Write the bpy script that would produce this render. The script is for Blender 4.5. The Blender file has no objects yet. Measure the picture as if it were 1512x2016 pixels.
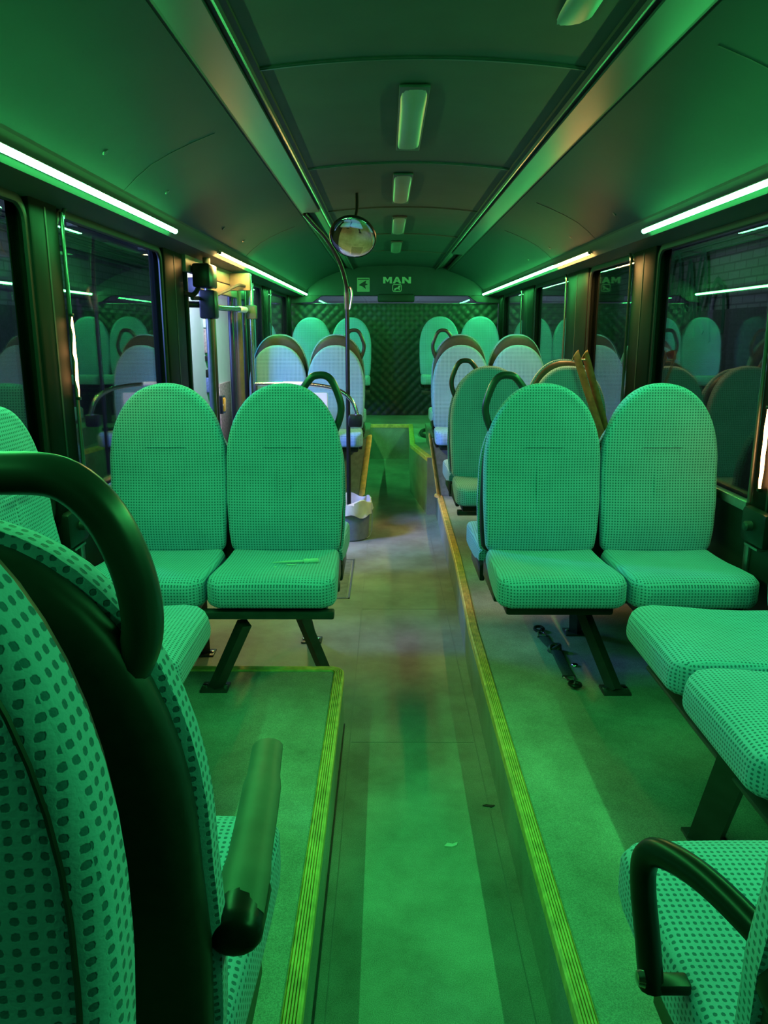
import bpy, bmesh, math, random
from mathutils import Vector, Matrix
random.seed(4)
sc = bpy.context.scene
C = sc.collection
PI = math.pi

# ---------------------------------------------------------------- camera, world, lamps, exposure
cam_d = bpy.data.cameras.new('camera')
cam = bpy.data.objects.new('camera', cam_d); C.objects.link(cam)
cam_d.sensor_fit = 'VERTICAL'; cam_d.sensor_height = 36.0; cam_d.lens = 1514 / 2016 * 36
cam_d.clip_start = 0.02
cam.location = (0, 0, 1.5)
cam.rotation_euler = (PI/2 - math.atan(353/1514), 0, 0.0026)
sc.camera = cam

W = bpy.data.worlds.new('night'); sc.world = W; W.use_nodes = True
W.node_tree.nodes['Background'].inputs[0].default_value = (0.35, 0.45, 0.65, 1)
W.node_tree.nodes['Background'].inputs[1].default_value = 0.012
sc.view_settings.view_transform = 'Standard'; sc.view_settings.look = 'None'
sc.view_settings.gamma = 1.0; sc.view_settings.use_curve_mapping = False
sc.view_settings.exposure = 1.62

GREEN = (0.075, 1.0, 0.20); GREEN_E = 42.0
WARM = (1.0, 0.56, 0.17); WARM_E = 88.0

def area(name, loc, tgt, sx, sy, col, power):
    d = bpy.data.lights.new(name, 'AREA'); d.shape = 'RECTANGLE'; d.size = sx; d.size_y = sy
    d.color = col; d.energy = power
    o = bpy.data.objects.new(name, d); C.objects.link(o); o.location = loc
    o.rotation_euler = (Vector(tgt) - Vector(loc)).to_track_quat('-Z', 'Y').to_euler()
    return o
area('depot_lamp_door', (-2.15, 4.2, 1.9), (-0.2, 6.1, 0.9), 0.5, 0.9, (0.22, 0.30, 1.0), 50)
bl = bpy.data.lights.new('depot_lamp_booth', 'SPOT'); bl.energy = 150; bl.color = (.78, .8, 1.0); bl.spot_size = 1.25; bl.spot_blend = .5; bl.shadow_soft_size = .15  # unseen spot added to brighten the white wall outside the door
bo_l = bpy.data.objects.new('depot_lamp_booth', bl); C.objects.link(bo_l); bo_l.location = (-1.4, 6.7, 2.5)
bo_l.rotation_euler = (Vector((-1.85, 8.3, 1.3)) - bo_l.location).to_track_quat('-Z', 'Y').to_euler()
area('depot_lamp_left_yard', (-1.9, 7.0, 3.4), (-3.4, 8.2, 2.0), 0.6, 1.6, (0.72, 0.85, 0.95), 5)  # added light without a fixture, lifts the left yard wall out of black
area('depot_lamp_right_yard', (2.1, 8.2, 3.4), (3.6, 9.0, 2.0), 0.6, 2.2, (0.72, 0.85, 0.95), 10)  # unseen fill added so the brick beyond the right windows shows
area('depot_lamp_rear_yard', (0.1, 10.6, 3.0), (0.1, 12.0, 2.0), 1.5, 0.5, (0.6, 0.75, 1.0), 20)  # added unseen source, gives the wall behind the rear window its bluish glow

# ---------------------------------------------------------------- materials
def mat(name, col, rough=0.5, metal=0.0, emit=None, es=0.0, noise=0.0, nscale=30, bump=0.0, spec=0.5):
    m = bpy.data.materials.new(name); m.use_nodes = True
    nt = m.node_tree; b = nt.nodes['Principled BSDF']
    b.inputs['Base Color'].default_value = (*col, 1); b.inputs['Roughness'].default_value = rough
    b.inputs['Metallic'].default_value = metal
    b.inputs['Specular IOR Level'].default_value = spec
    if emit:
        b.inputs['Emission Color'].default_value = (*emit, 1); b.inputs['Emission Strength'].default_value = es
    if noise or bump:
        tc = nt.nodes.new('ShaderNodeTexCoord'); n = nt.nodes.new('ShaderNodeTexNoise')
        n.inputs['Scale'].default_value = nscale; n.inputs['Detail'].default_value = 5
        nt.links.new(tc.outputs['Object'], n.inputs['Vector'])
        if noise:
            r = nt.nodes.new('ShaderNodeValToRGB')
            r.color_ramp.elements[0].position = .3; r.color_ramp.elements[1].position = .7
            r.color_ramp.elements[0].color = (*[c*(1-noise) for c in col], 1)
            r.color_ramp.elements[1].color = (*[min(1, c*(1+noise)) for c in col], 1)
            nt.links.new(n.outputs[0], r.inputs[0]); nt.links.new(r.outputs[0], b.inputs['Base Color'])
        if bump:
            bp = nt.nodes.new('ShaderNodeBump'); bp.inputs['Strength'].default_value = bump
            bp.inputs['Distance'].default_value = 0.002
            nt.links.new(n.outputs[0], bp.inputs['Height']); nt.links.new(bp.outputs[0], b.inputs['Normal'])
    return m

def N(nt, t, **k):
    n = nt.nodes.new(t)
    for a, v in k.items(): setattr(n, a, v)
    return n
def M(nt, op, a, b=None, c=None):
    n = nt.nodes.new('ShaderNodeMath'); n.operation = op
    for i, v in enumerate((a, b, c)):
        if v is None: continue
        if isinstance(v, (int, float)): n.inputs[i].default_value = v
        else: nt.links.new(v, n.inputs[i])
    return n.outputs[0]

def fabric(name, base, dot, pitch=0.0105):
    m = bpy.data.materials.new(name); m.use_nodes = True; nt = m.node_tree
    b = nt.nodes['Principled BSDF']; b.inputs['Roughness'].default_value = 0.95
    b.inputs['Specular IOR Level'].default_value = 0.15
    b.inputs['Sheen Weight'].default_value = 0.25; b.inputs['Sheen Roughness'].default_value = 0.5
    uv = N(nt, 'ShaderNodeUVMap'); sp = N(nt, 'ShaderNodeSeparateXYZ'); nt.links.new(uv.outputs[0], sp.inputs[0])
    fn = N(nt, 'ShaderNodeTexNoise'); fn.inputs['Scale'].default_value = 260; fn.inputs['Detail'].default_value = 2
    nt.links.new(uv.outputs[0], fn.inputs['Vector'])
    def tri(s, off):
        f = M(nt, 'FRACT', M(nt, 'ADD', M(nt, 'DIVIDE', s, pitch), off))
        return M(nt, 'ABSOLUTE', M(nt, 'SUBTRACT', f, 0.5))
    a = tri(sp.outputs[0], 0.0); c = tri(sp.outputs[1], 0.0)
    d = M(nt, 'MAXIMUM', a, c)
    d = M(nt, 'ADD', M(nt, 'MULTIPLY', d, .7), M(nt, 'MULTIPLY', M(nt, 'ADD', a, c), .3))
    d = M(nt, 'ADD', d, M(nt, 'MULTIPLY', M(nt, 'SUBTRACT', fn.outputs[0], 0.5), 0.12))
    mr = N(nt, 'ShaderNodeMapRange'); mr.interpolation_type = 'SMOOTHSTEP'
    mr.inputs['From Min'].default_value = 0.24; mr.inputs['From Max'].default_value = 0.32
    nt.links.new(d, mr.inputs['Value'])
    mx = N(nt, 'ShaderNodeMix', data_type='RGBA')
    mx.inputs[6].default_value = (*dot, 1); mx.inputs[7].default_value = (*base, 1)
    nt.links.new(mr.outputs[0], mx.inputs[0])
    # thin light woven thread between dots
    n2 = N(nt, 'ShaderNodeTexNoise'); n2.inputs['Scale'].default_value = 6
    nt.links.new(uv.outputs[0], n2.inputs['Vector'])
    hs = N(nt, 'ShaderNodeHueSaturation'); nt.links.new(mx.outputs[2], hs.inputs['Color'])
    nt.links.new(M(nt, 'ADD', M(nt, 'MULTIPLY', n2.outputs[0], .3), .85), hs.inputs['Value'])
    nt.links.new(hs.outputs[0], b.inputs['Base Color'])
    bp = N(nt, 'ShaderNodeBump'); bp.inputs['Strength'].default_value = 0.5; bp.inputs['Distance'].default_value = 0.002
    nt.links.new(M(nt, 'ADD', mr.outputs[0], M(nt, 'MULTIPLY', fn.outputs[0], .6)), bp.inputs['Height'])
    nt.links.new(bp.outputs[0], b.inputs['Normal'])
    return m

FAB = fabric('dotted_plush', (0.24, 0.44, 0.66), (0.05, 0.15, 0.24))
SHELL = mat('seat_shell_plastic', (0.018, 0.02, 0.02), 0.45, noise=.2, nscale=60)
SHELLB = mat('seat_shell_brown_grey', (0.04, 0.038, 0.032), 0.55, noise=.15, nscale=40)
BLACKP = mat('black_plastic', (0.012, 0.014, 0.013), 0.32, noise=.15, nscale=40, spec=.3)
HANDLE = mat('handle_rubber', (0.03, 0.035, 0.033), 0.33, noise=.2, nscale=20)
ARM = mat('armrest_pad', (0.10, 0.12, 0.10), 0.55, noise=.15, nscale=25)
STEEL = mat('painted_steel_dark', (0.035, 0.04, 0.04), 0.42, noise=.25, nscale=18)
CHROME = mat('chrome', (0.6, 0.6, 0.6), 0.2, 1.0)
ALU = mat('brushed_aluminium', (0.45, 0.45, 0.43), 0.35, 1.0, noise=.1, nscale=60)
CEIL = mat('ceiling_panel_grey', (0.036, 0.042, 0.05), 0.6, noise=.12, nscale=5, spec=.2)
COVE = mat('cove_panel', (0.024, 0.034, 0.040), 0.5, noise=.06, nscale=4, spec=.08)
FASC_HALO = mat('window_fascia', (0.06, 0.075, 0.07), 0.5, noise=.06, nscale=4, spec=.1)  # cove lining in a lighter colour, standing in for the strips' halo
RAILM = mat('ceiling_rail_metal', (0.045, 0.055, 0.062), 0.35, 0.0, noise=.1, nscale=3, spec=.3)
DARK = mat('dark_gap', (0.012, 0.014, 0.014), 0.6, noise=.2)
WALLM = mat('wall_lining', (0.015, 0.02, 0.018), 0.55, noise=.25, nscale=12)
PILLARM = mat('pillar_lining', (0.007, 0.008, 0.007), 0.5, noise=.2, nscale=6, spec=.05)
RUBBER = mat('gasket_rubber', (0.012, 0.013, 0.012), 0.45, noise=.1, spec=.15)
BEAD = mat('gasket_bead', (0.15, 0.15, 0.14), 0.16, 0.7, noise=.05)
LAMPM = mat('lamp_diffuser', (0.17, 0.18, 0.165), 0.4, noise=.06, nscale=6)
LED_G = mat('led_green', GREEN, 0.5, emit=GREEN, es=GREEN_E)
LED_W = mat('led_warm', WARM, 0.5, emit=WARM, es=WARM_E)
GLOW_P = mat('led_warm_pillar', WARM, 0.5, emit=(1, .42, .16), es=6)  # emission of the orange tubes on the pillars
WHITE = mat('white_board', (0.75, 0.76, 0.80), 0.5, noise=.04, nscale=8)
PRINT = mat('printed_blue', (0.12, 0.16, 0.40), 0.6, noise=.5, nscale=40)
PRINTR = mat('printed_reddish', (0.35, 0.25, 0.25), 0.6, noise=.5, nscale=40)
BAG = mat('bin_liner_white', (0.62, 0.62, 0.52), 0.45, noise=.1, nscale=20)
BUCKET = mat('bucket_grey', (0.16, 0.18, 0.19), 0.45, noise=.12, nscale=30)
BROWN = mat('brown_leather_strap', (0.32, 0.13, 0.05), 0.5, noise=.3, nscale=30)
YELP = mat('yellow_plastic', (0.7, 0.42, 0.05), 0.4, noise=.1)
PALE = mat('pale_plastic', (0.6, 0.65, 0.6), 0.4, noise=.1)
LETTER = mat('letter_grey', (0.36, 0.40, 0.33), 0.5, noise=.05)
STICK = mat('sticker_grey', (0.24, 0.28, 0.22), 0.5, noise=.1)
RED = mat('red_cloth', (0.8, 0.08, 0.05), 0.8, noise=.2)
MIRROR = mat('mirror_silver', (0.85, 0.85, 0.8), 0.03, 1.0)
ASPH = mat('yard_asphalt', (0.04, 0.04, 0.045), 0.9, noise=.3)

def glass_mat():
    m = bpy.data.materials.new('window_glass'); m.use_nodes = True; nt = m.node_tree
    for n in list(nt.nodes): nt.nodes.remove(n)
    o = N(nt, 'ShaderNodeOutputMaterial'); t = N(nt, 'ShaderNodeBsdfTransparent'); g = N(nt, 'ShaderNodeBsdfGlossy')
    t.inputs[0].default_value = (0.72, 0.8, 0.78, 1); g.inputs['Roughness'].default_value = 0.015
    g.inputs[0].default_value = (1, 1, 1, 1)
    fr = N(nt, 'ShaderNodeFresnel'); ge = N(nt, 'ShaderNodeNewGeometry')
    nt.links.new(M(nt, 'SUBTRACT', 1.5, M(nt, 'MULTIPLY', ge.outputs['Backfacing'], 1.5-1/1.5)), fr.inputs[0])
    mx = N(nt, 'ShaderNodeMixShader'); nt.links.new(fr.outputs[0], mx.inputs[0])
    nt.links.new(t.outputs[0], mx.inputs[1]); nt.links.new(g.outputs[0], mx.inputs[2]); nt.links.new(mx.outputs[0], o.inputs[0])
    return m
GLASS = glass_mat()

def floor_mat():
    m = mat('floor_vinyl', (0.15, 0.18, 0.14), 0.62); nt = m.node_tree; b = nt.nodes['Principled BSDF']
    tc = N(nt, 'ShaderNodeTexCoord')
    a = N(nt, 'ShaderNodeTexNoise'); a.inputs['Scale'].default_value = 420; a.inputs['Detail'].default_value = 2
    c = N(nt, 'ShaderNodeTexNoise'); c.inputs['Scale'].default_value = 3.5; c.inputs['Detail'].default_value = 8; c.inputs['Roughness'].default_value = .65
    nt.links.new(tc.outputs['Object'], a.inputs[0]); nt.links.new(tc.outputs['Object'], c.inputs[0])
    r1 = N(nt, 'ShaderNodeValToRGB'); e = r1.color_ramp.elements
    e[0].position = .36; e[0].color = (.22, .26, .245, 1); e[1].position = .66; e[1].color = (.40, .46, .43, 1)
    r2 = N(nt, 'ShaderNodeValToRGB'); e = r2.color_ramp.elements
    e[0].position = .33; e[0].color = (.62, .58, .52, 1); e[1].position = .68; e[1].color = (1.15, 1.12, 1.08, 1)
    nt.links.new(a.outputs[0], r1.inputs[0]); nt.links.new(c.outputs[0], r2.inputs[0])
    mx = N(nt, 'ShaderNodeMix', data_type='RGBA', blend_type='MULTIPLY'); mx.inputs[0].default_value = 1
    nt.links.new(r1.outputs[0], mx.inputs[6]); nt.links.new(r2.outputs[0], mx.inputs[7]); nt.links.new(mx.outputs[2], b.inputs['Base Color'])
    bp = N(nt, 'ShaderNodeBump'); bp.inputs['Strength'].default_value = .25; bp.inputs['Distance'].default_value = .001
    nt.links.new(a.outputs[0], bp.inputs['Height']); nt.links.new(bp.outputs[0], b.inputs['Normal'])
    rr = N(nt, 'ShaderNodeMapRange'); rr.inputs[3].default_value = .42; rr.inputs[4].default_value = .75
    nt.links.new(c.outputs[0], rr.inputs[0]); nt.links.new(rr.outputs[0], b.inputs['Roughness'])
    return m
FLOOR = floor_mat()
SIDE = mat('riser_vinyl', (0.16, 0.18, 0.16), 0.6, noise=.25, nscale=25)
YELLOW = mat('yellow_edge_trim', (0.78, 0.52, 0.15), 0.6, noise=.28, nscale=30)
QUILT = mat('quilted_leatherette', (0.025, 0.04, 0.035), 0.48, noise=.1, nscale=20)

def brick_mat():
    m = mat('yard_wall', (0.2, 0.2, 0.22), 0.9); nt = m.node_tree; b = nt.nodes['Principled BSDF']
    tc = N(nt, 'ShaderNodeTexCoord'); sp = N(nt, 'ShaderNodeSeparateXYZ'); cb = N(nt, 'ShaderNodeCombineXYZ')
    nt.links.new(tc.outputs['Object'], sp.inputs[0]); nt.links.new(sp.outputs[1], cb.inputs[0]); nt.links.new(sp.outputs[2], cb.inputs[1])
    br = N(nt, 'ShaderNodeTexBrick'); nt.links.new(cb.outputs[0], br.inputs[0])
    br.inputs['Color1'].default_value = (.10, .105, .115, 1); br.inputs['Color2'].default_value = (.13, .135, .15, 1)
    br.inputs['Mortar'].default_value = (.06, .065, .07, 1); br.inputs['Scale'].default_value = 1.0
    br.inputs['Brick Width'].default_value = .26; br.inputs['Row Height'].default_value = .085; br.inputs['Mortar Size'].default_value = .009
    nt.links.new(br.outputs[0], b.inputs['Base Color']); return m
BRICK = brick_mat()
CLAD = mat('upper_cladding', (0.13, 0.14, 0.16), .8, noise=.15, nscale=2)
SCRIB = mat('graffiti_paint', (0.01, 0.05, 0.035), .7, noise=.2)

# ---------------------------------------------------------------- mesh helpers
def mk(name, bm, m, parent=None, smooth=True, ang=35):
    bmesh.ops.recalc_face_normals(bm, faces=bm.faces[:])
    uvl = bm.loops.layers.uv.new('UVMap')
    for f in bm.faces:
        n = f.normal; ax = max(range(3), key=lambda i: abs(n[i]))
        for l in f.loops:
            c = l.vert.co
            l[uvl].uv = (c.y, c.z) if ax == 0 else ((c.x, c.z) if ax == 1 else (c.x, c.y))
        f.smooth = smooth
    if smooth:
        for e in bm.edges:
            if len(e.link_faces) == 2 and e.calc_face_angle(0) > math.radians(ang): e.smooth = False
    me = bpy.data.meshes.new(name); bm.to_mesh(me); bm.free()
    me.materials.append(m)
    o = bpy.data.objects.new(name, me); C.objects.link(o)
    if parent: o.parent = parent
    return o
def B(): return bmesh.new()
def box(bm, x0, x1, y0, y1, z0, z1, bev=0.0, seg=2, mtx=None):
    r = bmesh.ops.create_cube(bm, size=1)
    vs = r['verts']
    for v in vs:
        v.co = Vector((x0 if v.co.x < 0 else x1, y0 if v.co.y < 0 else y1, z0 if v.co.z < 0 else z1))
    if bev:
        es = list({e for v in vs for e in v.link_edges})
        r = bmesh.ops.bevel(bm, geom=es, offset=bev, segments=seg, affect='EDGES', profile=.5)
        vs = list({v for f in r['faces'] for v in f.verts} | {v for v in vs if v.is_valid})
    if mtx is not None:
        for v in vs: v.co = mtx @ v.co
    return bm
def smooth_path(P, n=6):
    P = [Vector(p) for p in P]; out = []
    for i in range(len(P)-1):
        p0 = P[max(i-1, 0)]; p1 = P[i]; p2 = P[i+1]; p3 = P[min(i+2, len(P)-1)]
        for k in range(n):
            t = k/n
            out.append(0.5*((2*p1)+(-p0+p2)*t+(2*p0-5*p1+4*p2-p3)*t*t+(-p0+3*p1-3*p2+p3)*t**3))
    out.append(P[-1]); return out
def tube(bm, P, r, seg=12, caps=True, flat=None, up=None):
    P = [Vector(p) for p in P]; rings = []
    T = (P[1]-P[0]).normalized()
    ref = Vector(up) if up else (Vector((0, 0, 1)) if abs(T.z) < .9 else Vector((1, 0, 0)))
    nrm = (ref - T*ref.dot(T)).normalized()
    for i, p in enumerate(P):
        t = (P[min(i+1, len(P)-1)]-P[max(i-1, 0)]).normalized()
        nrm = (nrm - t*nrm.dot(t)).normalized(); bn = t.cross(nrm)
        rr = r[i] if isinstance(r, (list, tuple)) else r
        a, b_ = (rr, rr) if flat is None else (rr*flat[0], rr*flat[1])
        rings.append([bm.verts.new(p + nrm*math.cos(2*PI*k/seg)*a + bn*math.sin(2*PI*k/seg)*b_) for k in range(seg)])
    for i in range(len(rings)-1):
        for k in range(seg):
            bm.faces.new((rings[i][k], rings[i][(k+1) % seg], rings[i+1][(k+1) % seg], rings[i+1][k]))
    if caps:
        bm.faces.new(rings[0]); bm.faces.new(rings[-1])
    return bm
def prism_y(bm, prof, y0, y1):
    """closed profile of (x,z) extruded along y"""
    a = [bm.verts.new((x, y0, z)) for x, z in prof]; b = [bm.verts.new((x, y1, z)) for x, z in prof]
    n = len(prof)
    for i in range(n): bm.faces.new((a[i], a[(i+1) % n], b[(i+1) % n], b[i]))
    bm.faces.new(a); bm.faces.new(b); return bm
def prism_z(bm, poly, z0, z1):
    a = [bm.verts.new((x, y, z0)) for x, y in poly]; b = [bm.verts.new((x, y, z1)) for x, y in poly]
    n = len(poly)
    for i in range(n): bm.faces.new((a[i], a[(i+1) % n], b[(i+1) % n], b[i]))
    bm.faces.new(a); bm.faces.new(b); return bm
def sheet_y(bm, prof, y0, y1, th, ny=1):
    """open profile with thickness th (offset away, +z), extruded along y"""
    out = []
    for i, (x, z) in enumerate(prof):
        a = prof[max(i-1, 0)]; b = prof[min(i+1, len(prof)-1)]
        d = Vector((b[0]-a[0], b[1]-a[1])).normalized(); n = Vector((-d.y, d.x))
        if n.y < 0: n = -n
        out.append((x+n.x*th, z+n.y*th))
    return prism_y(bm, list(prof)+out[::-1], y0, y1)
def lathe(bm, prof, seg=32, mtx=None):
    rings = []
    for r, z in prof:
        rings.append([bm.verts.new((r*math.cos(2*PI*k/seg), r*math.sin(2*PI*k/seg), z)) for k in range(seg)] if r > 1e-6 else [bm.verts.new((0, 0, z))])
    for i in range(len(rings)-1):
        a, b = rings[i], rings[i+1]
        for k in range(seg):
            k2 = (k+1) % seg
            if len(a) == 1 and len(b) == 1: continue
            if len(a) == 1: bm.faces.new((a[0], b[k], b[k2]))
            elif len(b) == 1: bm.faces.new((a[k], a[k2], b[0]))
            else: bm.faces.new((a[k], a[k2], b[k2], b[k]))
    if mtx is not None:
        for rg in rings:
            for v in rg: v.co = mtx @ v.co
    return bm
def struct(o, label=None):
    o['kind'] = 'structure'
    if label: o['label'] = label
    return o
def tag(o, label, cat, group=None):
    o['label'] = label; o['category'] = cat
    if group: o['group'] = group
    return o
def empty(name, loc=(0, 0, 0), rz=0):
    o = bpy.data.objects.new(name, None); C.objects.link(o); o.location = loc; o.rotation_euler = (0, 0, rz)
    o.empty_display_size = .1; return o
def local(o, origin):
    """shift a world-built mesh so its origin sits at origin"""
    o.data.transform(Matrix.Translation(-Vector(origin))); o.location = origin; return o

# ---------------------------------------------------------------- the bus body
CX = 0.105; XL = -1.14; XR = 1.35; Y0 = -1.3; Y1 = 9.7
PZ = 0.22       # platform height above the aisle
# aisle / lower floor with a ramp at the back
bm = B(); prof = [(Y0, 0), (5.7, 0), (8.6, .12), (8.6, -.1), (Y0, -.1)]
a = [bm.verts.new((XL, y, z)) for y, z in prof]; b = [bm.verts.new((XR, y, z)) for y, z in prof]
for i in range(5): bm.faces.new((a[i], a[(i+1) % 5], b[(i+1) % 5], b[i]))
bm.faces.new(a); bm.faces.new(b)
fl = struct(mk('floor', bm, FLOOR, smooth=False))
bm = B()
for x in (-.135, .335):
    box(bm, x-.0013, x+.0013, Y0, 5.6, 0, .001)
for y in (2.62, 4.05): box(bm, -.13, .33, y-.0015, y+.0015, 0, .0012)
mk('floor_seam', bm, mat('seam_sealant', (.22, .25, .23), .5, noise=.1), fl, False)

def platform(name, poly, z0, z1, edges):
    o = struct(mk(name, prism_z(B(), poly, z0, z1-.004), FLOOR, smooth=False))
    return o
def ridge_edge(bm, P, z, w=.034, inner=1):
    """ribbed nosing along a 2D path P (list of (x,y)); inner=+1: the floor lies to the left of travel"""
    P = [Vector((x, y)) for x, y in P]
    prof = [(-.004, -.03), (-.004, .001), (.000, .004)]
    k = 5; s = (w-.002)/k
    for i in range(k):
        o = .001 + i*s
        prof += [(o, .006), (o+s*.62, .006), (o+s*.68, .001), (o+s*.97, .001)]
    prof += [(w, .006), (w+.003, -.002)]
    rings = []
    for i, p in enumerate(P):
        d0 = (p-P[i-1]).normalized() if i else (P[1]-p).normalized()
        d1 = (P[i+1]-p).normalized() if i < len(P)-1 else d0
        n0 = Vector((-d0.y, d0.x))*inner; n1 = Vector((-d1.y, d1.x))*inner
        n = (n0+n1); n = n/n.length; n = n/max(.5, n.dot(n0))
        rings.append([bm.verts.new((p.x+n.x*u, p.y+n.y*u, z+h)) for u, h in prof])
    for i in range(len(rings)-1):
        for j in range(len(prof)-1):
            bm.faces.new((rings[i][j], rings[i][j+1], rings[i+1][j+1], rings[i+1][j]))
    bm.faces.new(rings[0]); bm.faces.new(rings[-1])
    return bm
LE = -.165; RE = .368
def arc(cx, cy, r, a0, a1, n=7):
    return [(cx+r*math.cos(math.radians(a0+(a1-a0)*i/n)), cy+r*math.sin(math.radians(a0+(a1-a0)*i/n))) for i in range(n+1)]
lp = [(LE, Y0)] + arc(LE-.05, 2.80-.05, .05, 0, 90) + [(XL, 2.80)]
o = struct(mk('platform', prism_z(B(), lp + [(XL, Y0)], 0.0, PZ), FLOOR, smooth=False), 'raised left floor platform with ribbed yellow edge')
e = mk('edge_trim', ridge_edge(B(), lp, PZ, inner=1), YELLOW, o, True, 20); e['label'] = 'ribbed yellow edge trim'
mk('riser_line', box(B(), LE+.001, LE+.006, Y0, 2.74, .005, .012), STEEL, o, False)
rp = [(RE, Y0), (RE+.004, 3.2), (RE+.035, 4.3), (RE+.05, 6.06)]
o = struct(mk('platform', prism_z(B(), rp + [(XR, 6.06), (XR, Y0)], 0.0, PZ), FLOOR, smooth=False), 'raised right floor platform with ribbed yellow edge')
e = mk('edge_trim', ridge_edge(B(), rp, PZ, inner=-1), YELLOW, o, True, 20); e['label'] = 'ribbed yellow edge trim'
# wheel boxes with sloped face
def wheelbox(xa, xb, yt, ysl, label, sgn):
    bm = B()
    pr = [(ysl, 0.0), (ysl, PZ+.01), (ysl+.2, .66), (yt, .68), (yt, 0.0)]
    a = [bm.verts.new((xa + (sgn*.05*(z > .5)), y, z)) for y, z in pr]; b = [bm.verts.new((xb, y, z)) for y, z in pr]
    for i in range(5): bm.faces.new((a[i], a[(i+1) % 5], b[(i+1) % 5], b[i]))
    bm.faces.new(a); bm.faces.new(b)
    o = struct(mk('wheel_box', bm, SIDE, smooth=False), label)
    P = [(xa, ysl-.01, PZ+.012), (xa, ysl+.01, PZ+.05), (xa+sgn*.05, ysl+.19, .64), (xa+sgn*.05, ysl+.24, .672)]
    if sgn < 0:
        P = [(xa-.008, ysl-.06, PZ+.006)] + P
    t = mk('edge_trim', tube(B(), smooth_path(P, 4), .024, 8, flat=(.4, 1.0), up=(0, -1, .6)), YELLOW, o); t['label'] = 'yellow nosing up the wheel box'
    return o
wheelbox(.415, XR, 7.2, 6.06, 'right wheel box under the rear seats', -1)
wheelbox(-.19, XL, 7.2, 6.02, 'left wheel box under the rear seats', 1)
o = struct(mk('platform', prism_z(B(), [(-.19, 5.74), (-.19, 6.02), (XL, 6.02), (XL, 5.74)], 0, PZ), FLOOR, smooth=False), 'short left platform in front of the wheel box')
# rear platform
rear = [(-.22, 7.2), (-.22, 8.56), (.256, 8.56), (.226, 7.03), (.34, 6.25), (.5, 6.25)]
o = struct(mk('platform', prism_z(B(), rear + [(XR, 6.25), (XR, Y1), (XL, Y1), (XL, 7.2)], .0, .5), FLOOR, smooth=False), 'high rear floor around the stair well')
t = mk('edge_trim', ridge_edge(B(), rear[:5], .5, w=.04, inner=1), YELLOW, o, True, 20)

# side walls
def side(x, s, name, pillars, glazing, hasdoor):
    """s=+1 outward direction sign"""
    segs = [(Y0, 4.42), (6.4, Y1)] if hasdoor else [(Y0, Y1)]
    bm = B()
    for (ya, yb) in segs: box(bm, *sorted((x, x+s*.06)), ya, yb, 0.0 if hasdoor else .0, .86, 0)
    w = struct(mk(name, bm, WALLM, smooth=False))
    # header above the windows
    h = mk('header', box(B(), *sorted((x, x+s*.06)), Y0, Y1, 1.905, 2.3), PILLARM, w, False)
    for ya, yb in pillars:
        mk('pillar', box(B(), *sorted((x-s*.022, x+s*.06)), ya, yb, .86, 1.93, .012), PILLARM, w)
        mk('pillar_groove', box(B(), *sorted((x-s*.024, x-s*.018)), (ya+yb)/2-.006, (ya+yb)/2+.006, .88, 1.9), DARK, w, False)
    return w
wl = side(XL, -1, 'wall_left', [(1.25, 1.45), (2.56, 2.78), (4.06, 4.42), (6.4, 6.62), (7.28, 7.62), (9.1, 9.4)], None, True)
wr = side(XR, 1, 'wall_right', [(1.25, 1.45), (2.50, 2.74), (3.98, 4.33), (5.28, 5.86), (7.2, 7.75), (9.1, 9.4)], None, False)
nwin = 1
def window(x, s, ya, yb, bead_at_far=True):
    global nwin
    g = struct(mk('window_%d' % nwin, box(B(), *sorted((x+s*.02, x+s*.026)), ya, yb, .86, 1.915), GLASS, smooth=False)); nwin += 1
    # gasket frame with rounded corners (closed loop)
    r = .07; P = []
    xs = x - s*.002
    for (cy, cz, a0) in ((yb-r, 1.905-r, 0), (ya+r, 1.905-r, 90), (ya+r, .875+r, 180), (yb-r, .875+r, 270)):
        for i in range(6):
            a = math.radians(a0+90*i/5); P.append((xs, cy+r*math.cos(a), cz+r*math.sin(a)))
    P.append(P[0]); P.append(P[1])
    mk('gasket', tube(B(), P, .016, 8, caps=False, flat=(.7, 1.2), up=(1, 0, 0)), RUBBER, g)
    return g
for ya, yb in ((Y0, 1.25), (1.45, 2.56), (2.78, 4.06), (6.62, 7.28), (7.62, 9.1)): window(XL, -1, ya, yb)
for ya, yb in ((Y0, 1.25), (1.45, 2.50), (2.74, 3.98), (4.33, 5.28), (5.86, 7.2), (7.75, 9.1)): window(XR, 1, ya, yb)
# glossy vertical beads on the window edges nearest the viewer's side of each pane
def bead(x, s, y, z0=.9, z1=1.93, m=BEAD, r=.007, nm='window_bead', par=None):
    P = [(x-s*.03, y+.07, z1+.005), (x-s*.03, y+.035, z1-.012), (x-s*.03, y+.008, z1-.05), (x-s*.03, y, z1-.12), (x-s*.03, y, z0)]
    return mk(nm, tube(B(), smooth_path(P, 5), r, 10), m, par)
for y in (2.785, 6.63, 7.63): bead(XL, -1, y, par=wl)
for y in (2.735, 4.34, 5.87, 7.76): bead(XR, 1, y-.0, par=wr)
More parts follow.
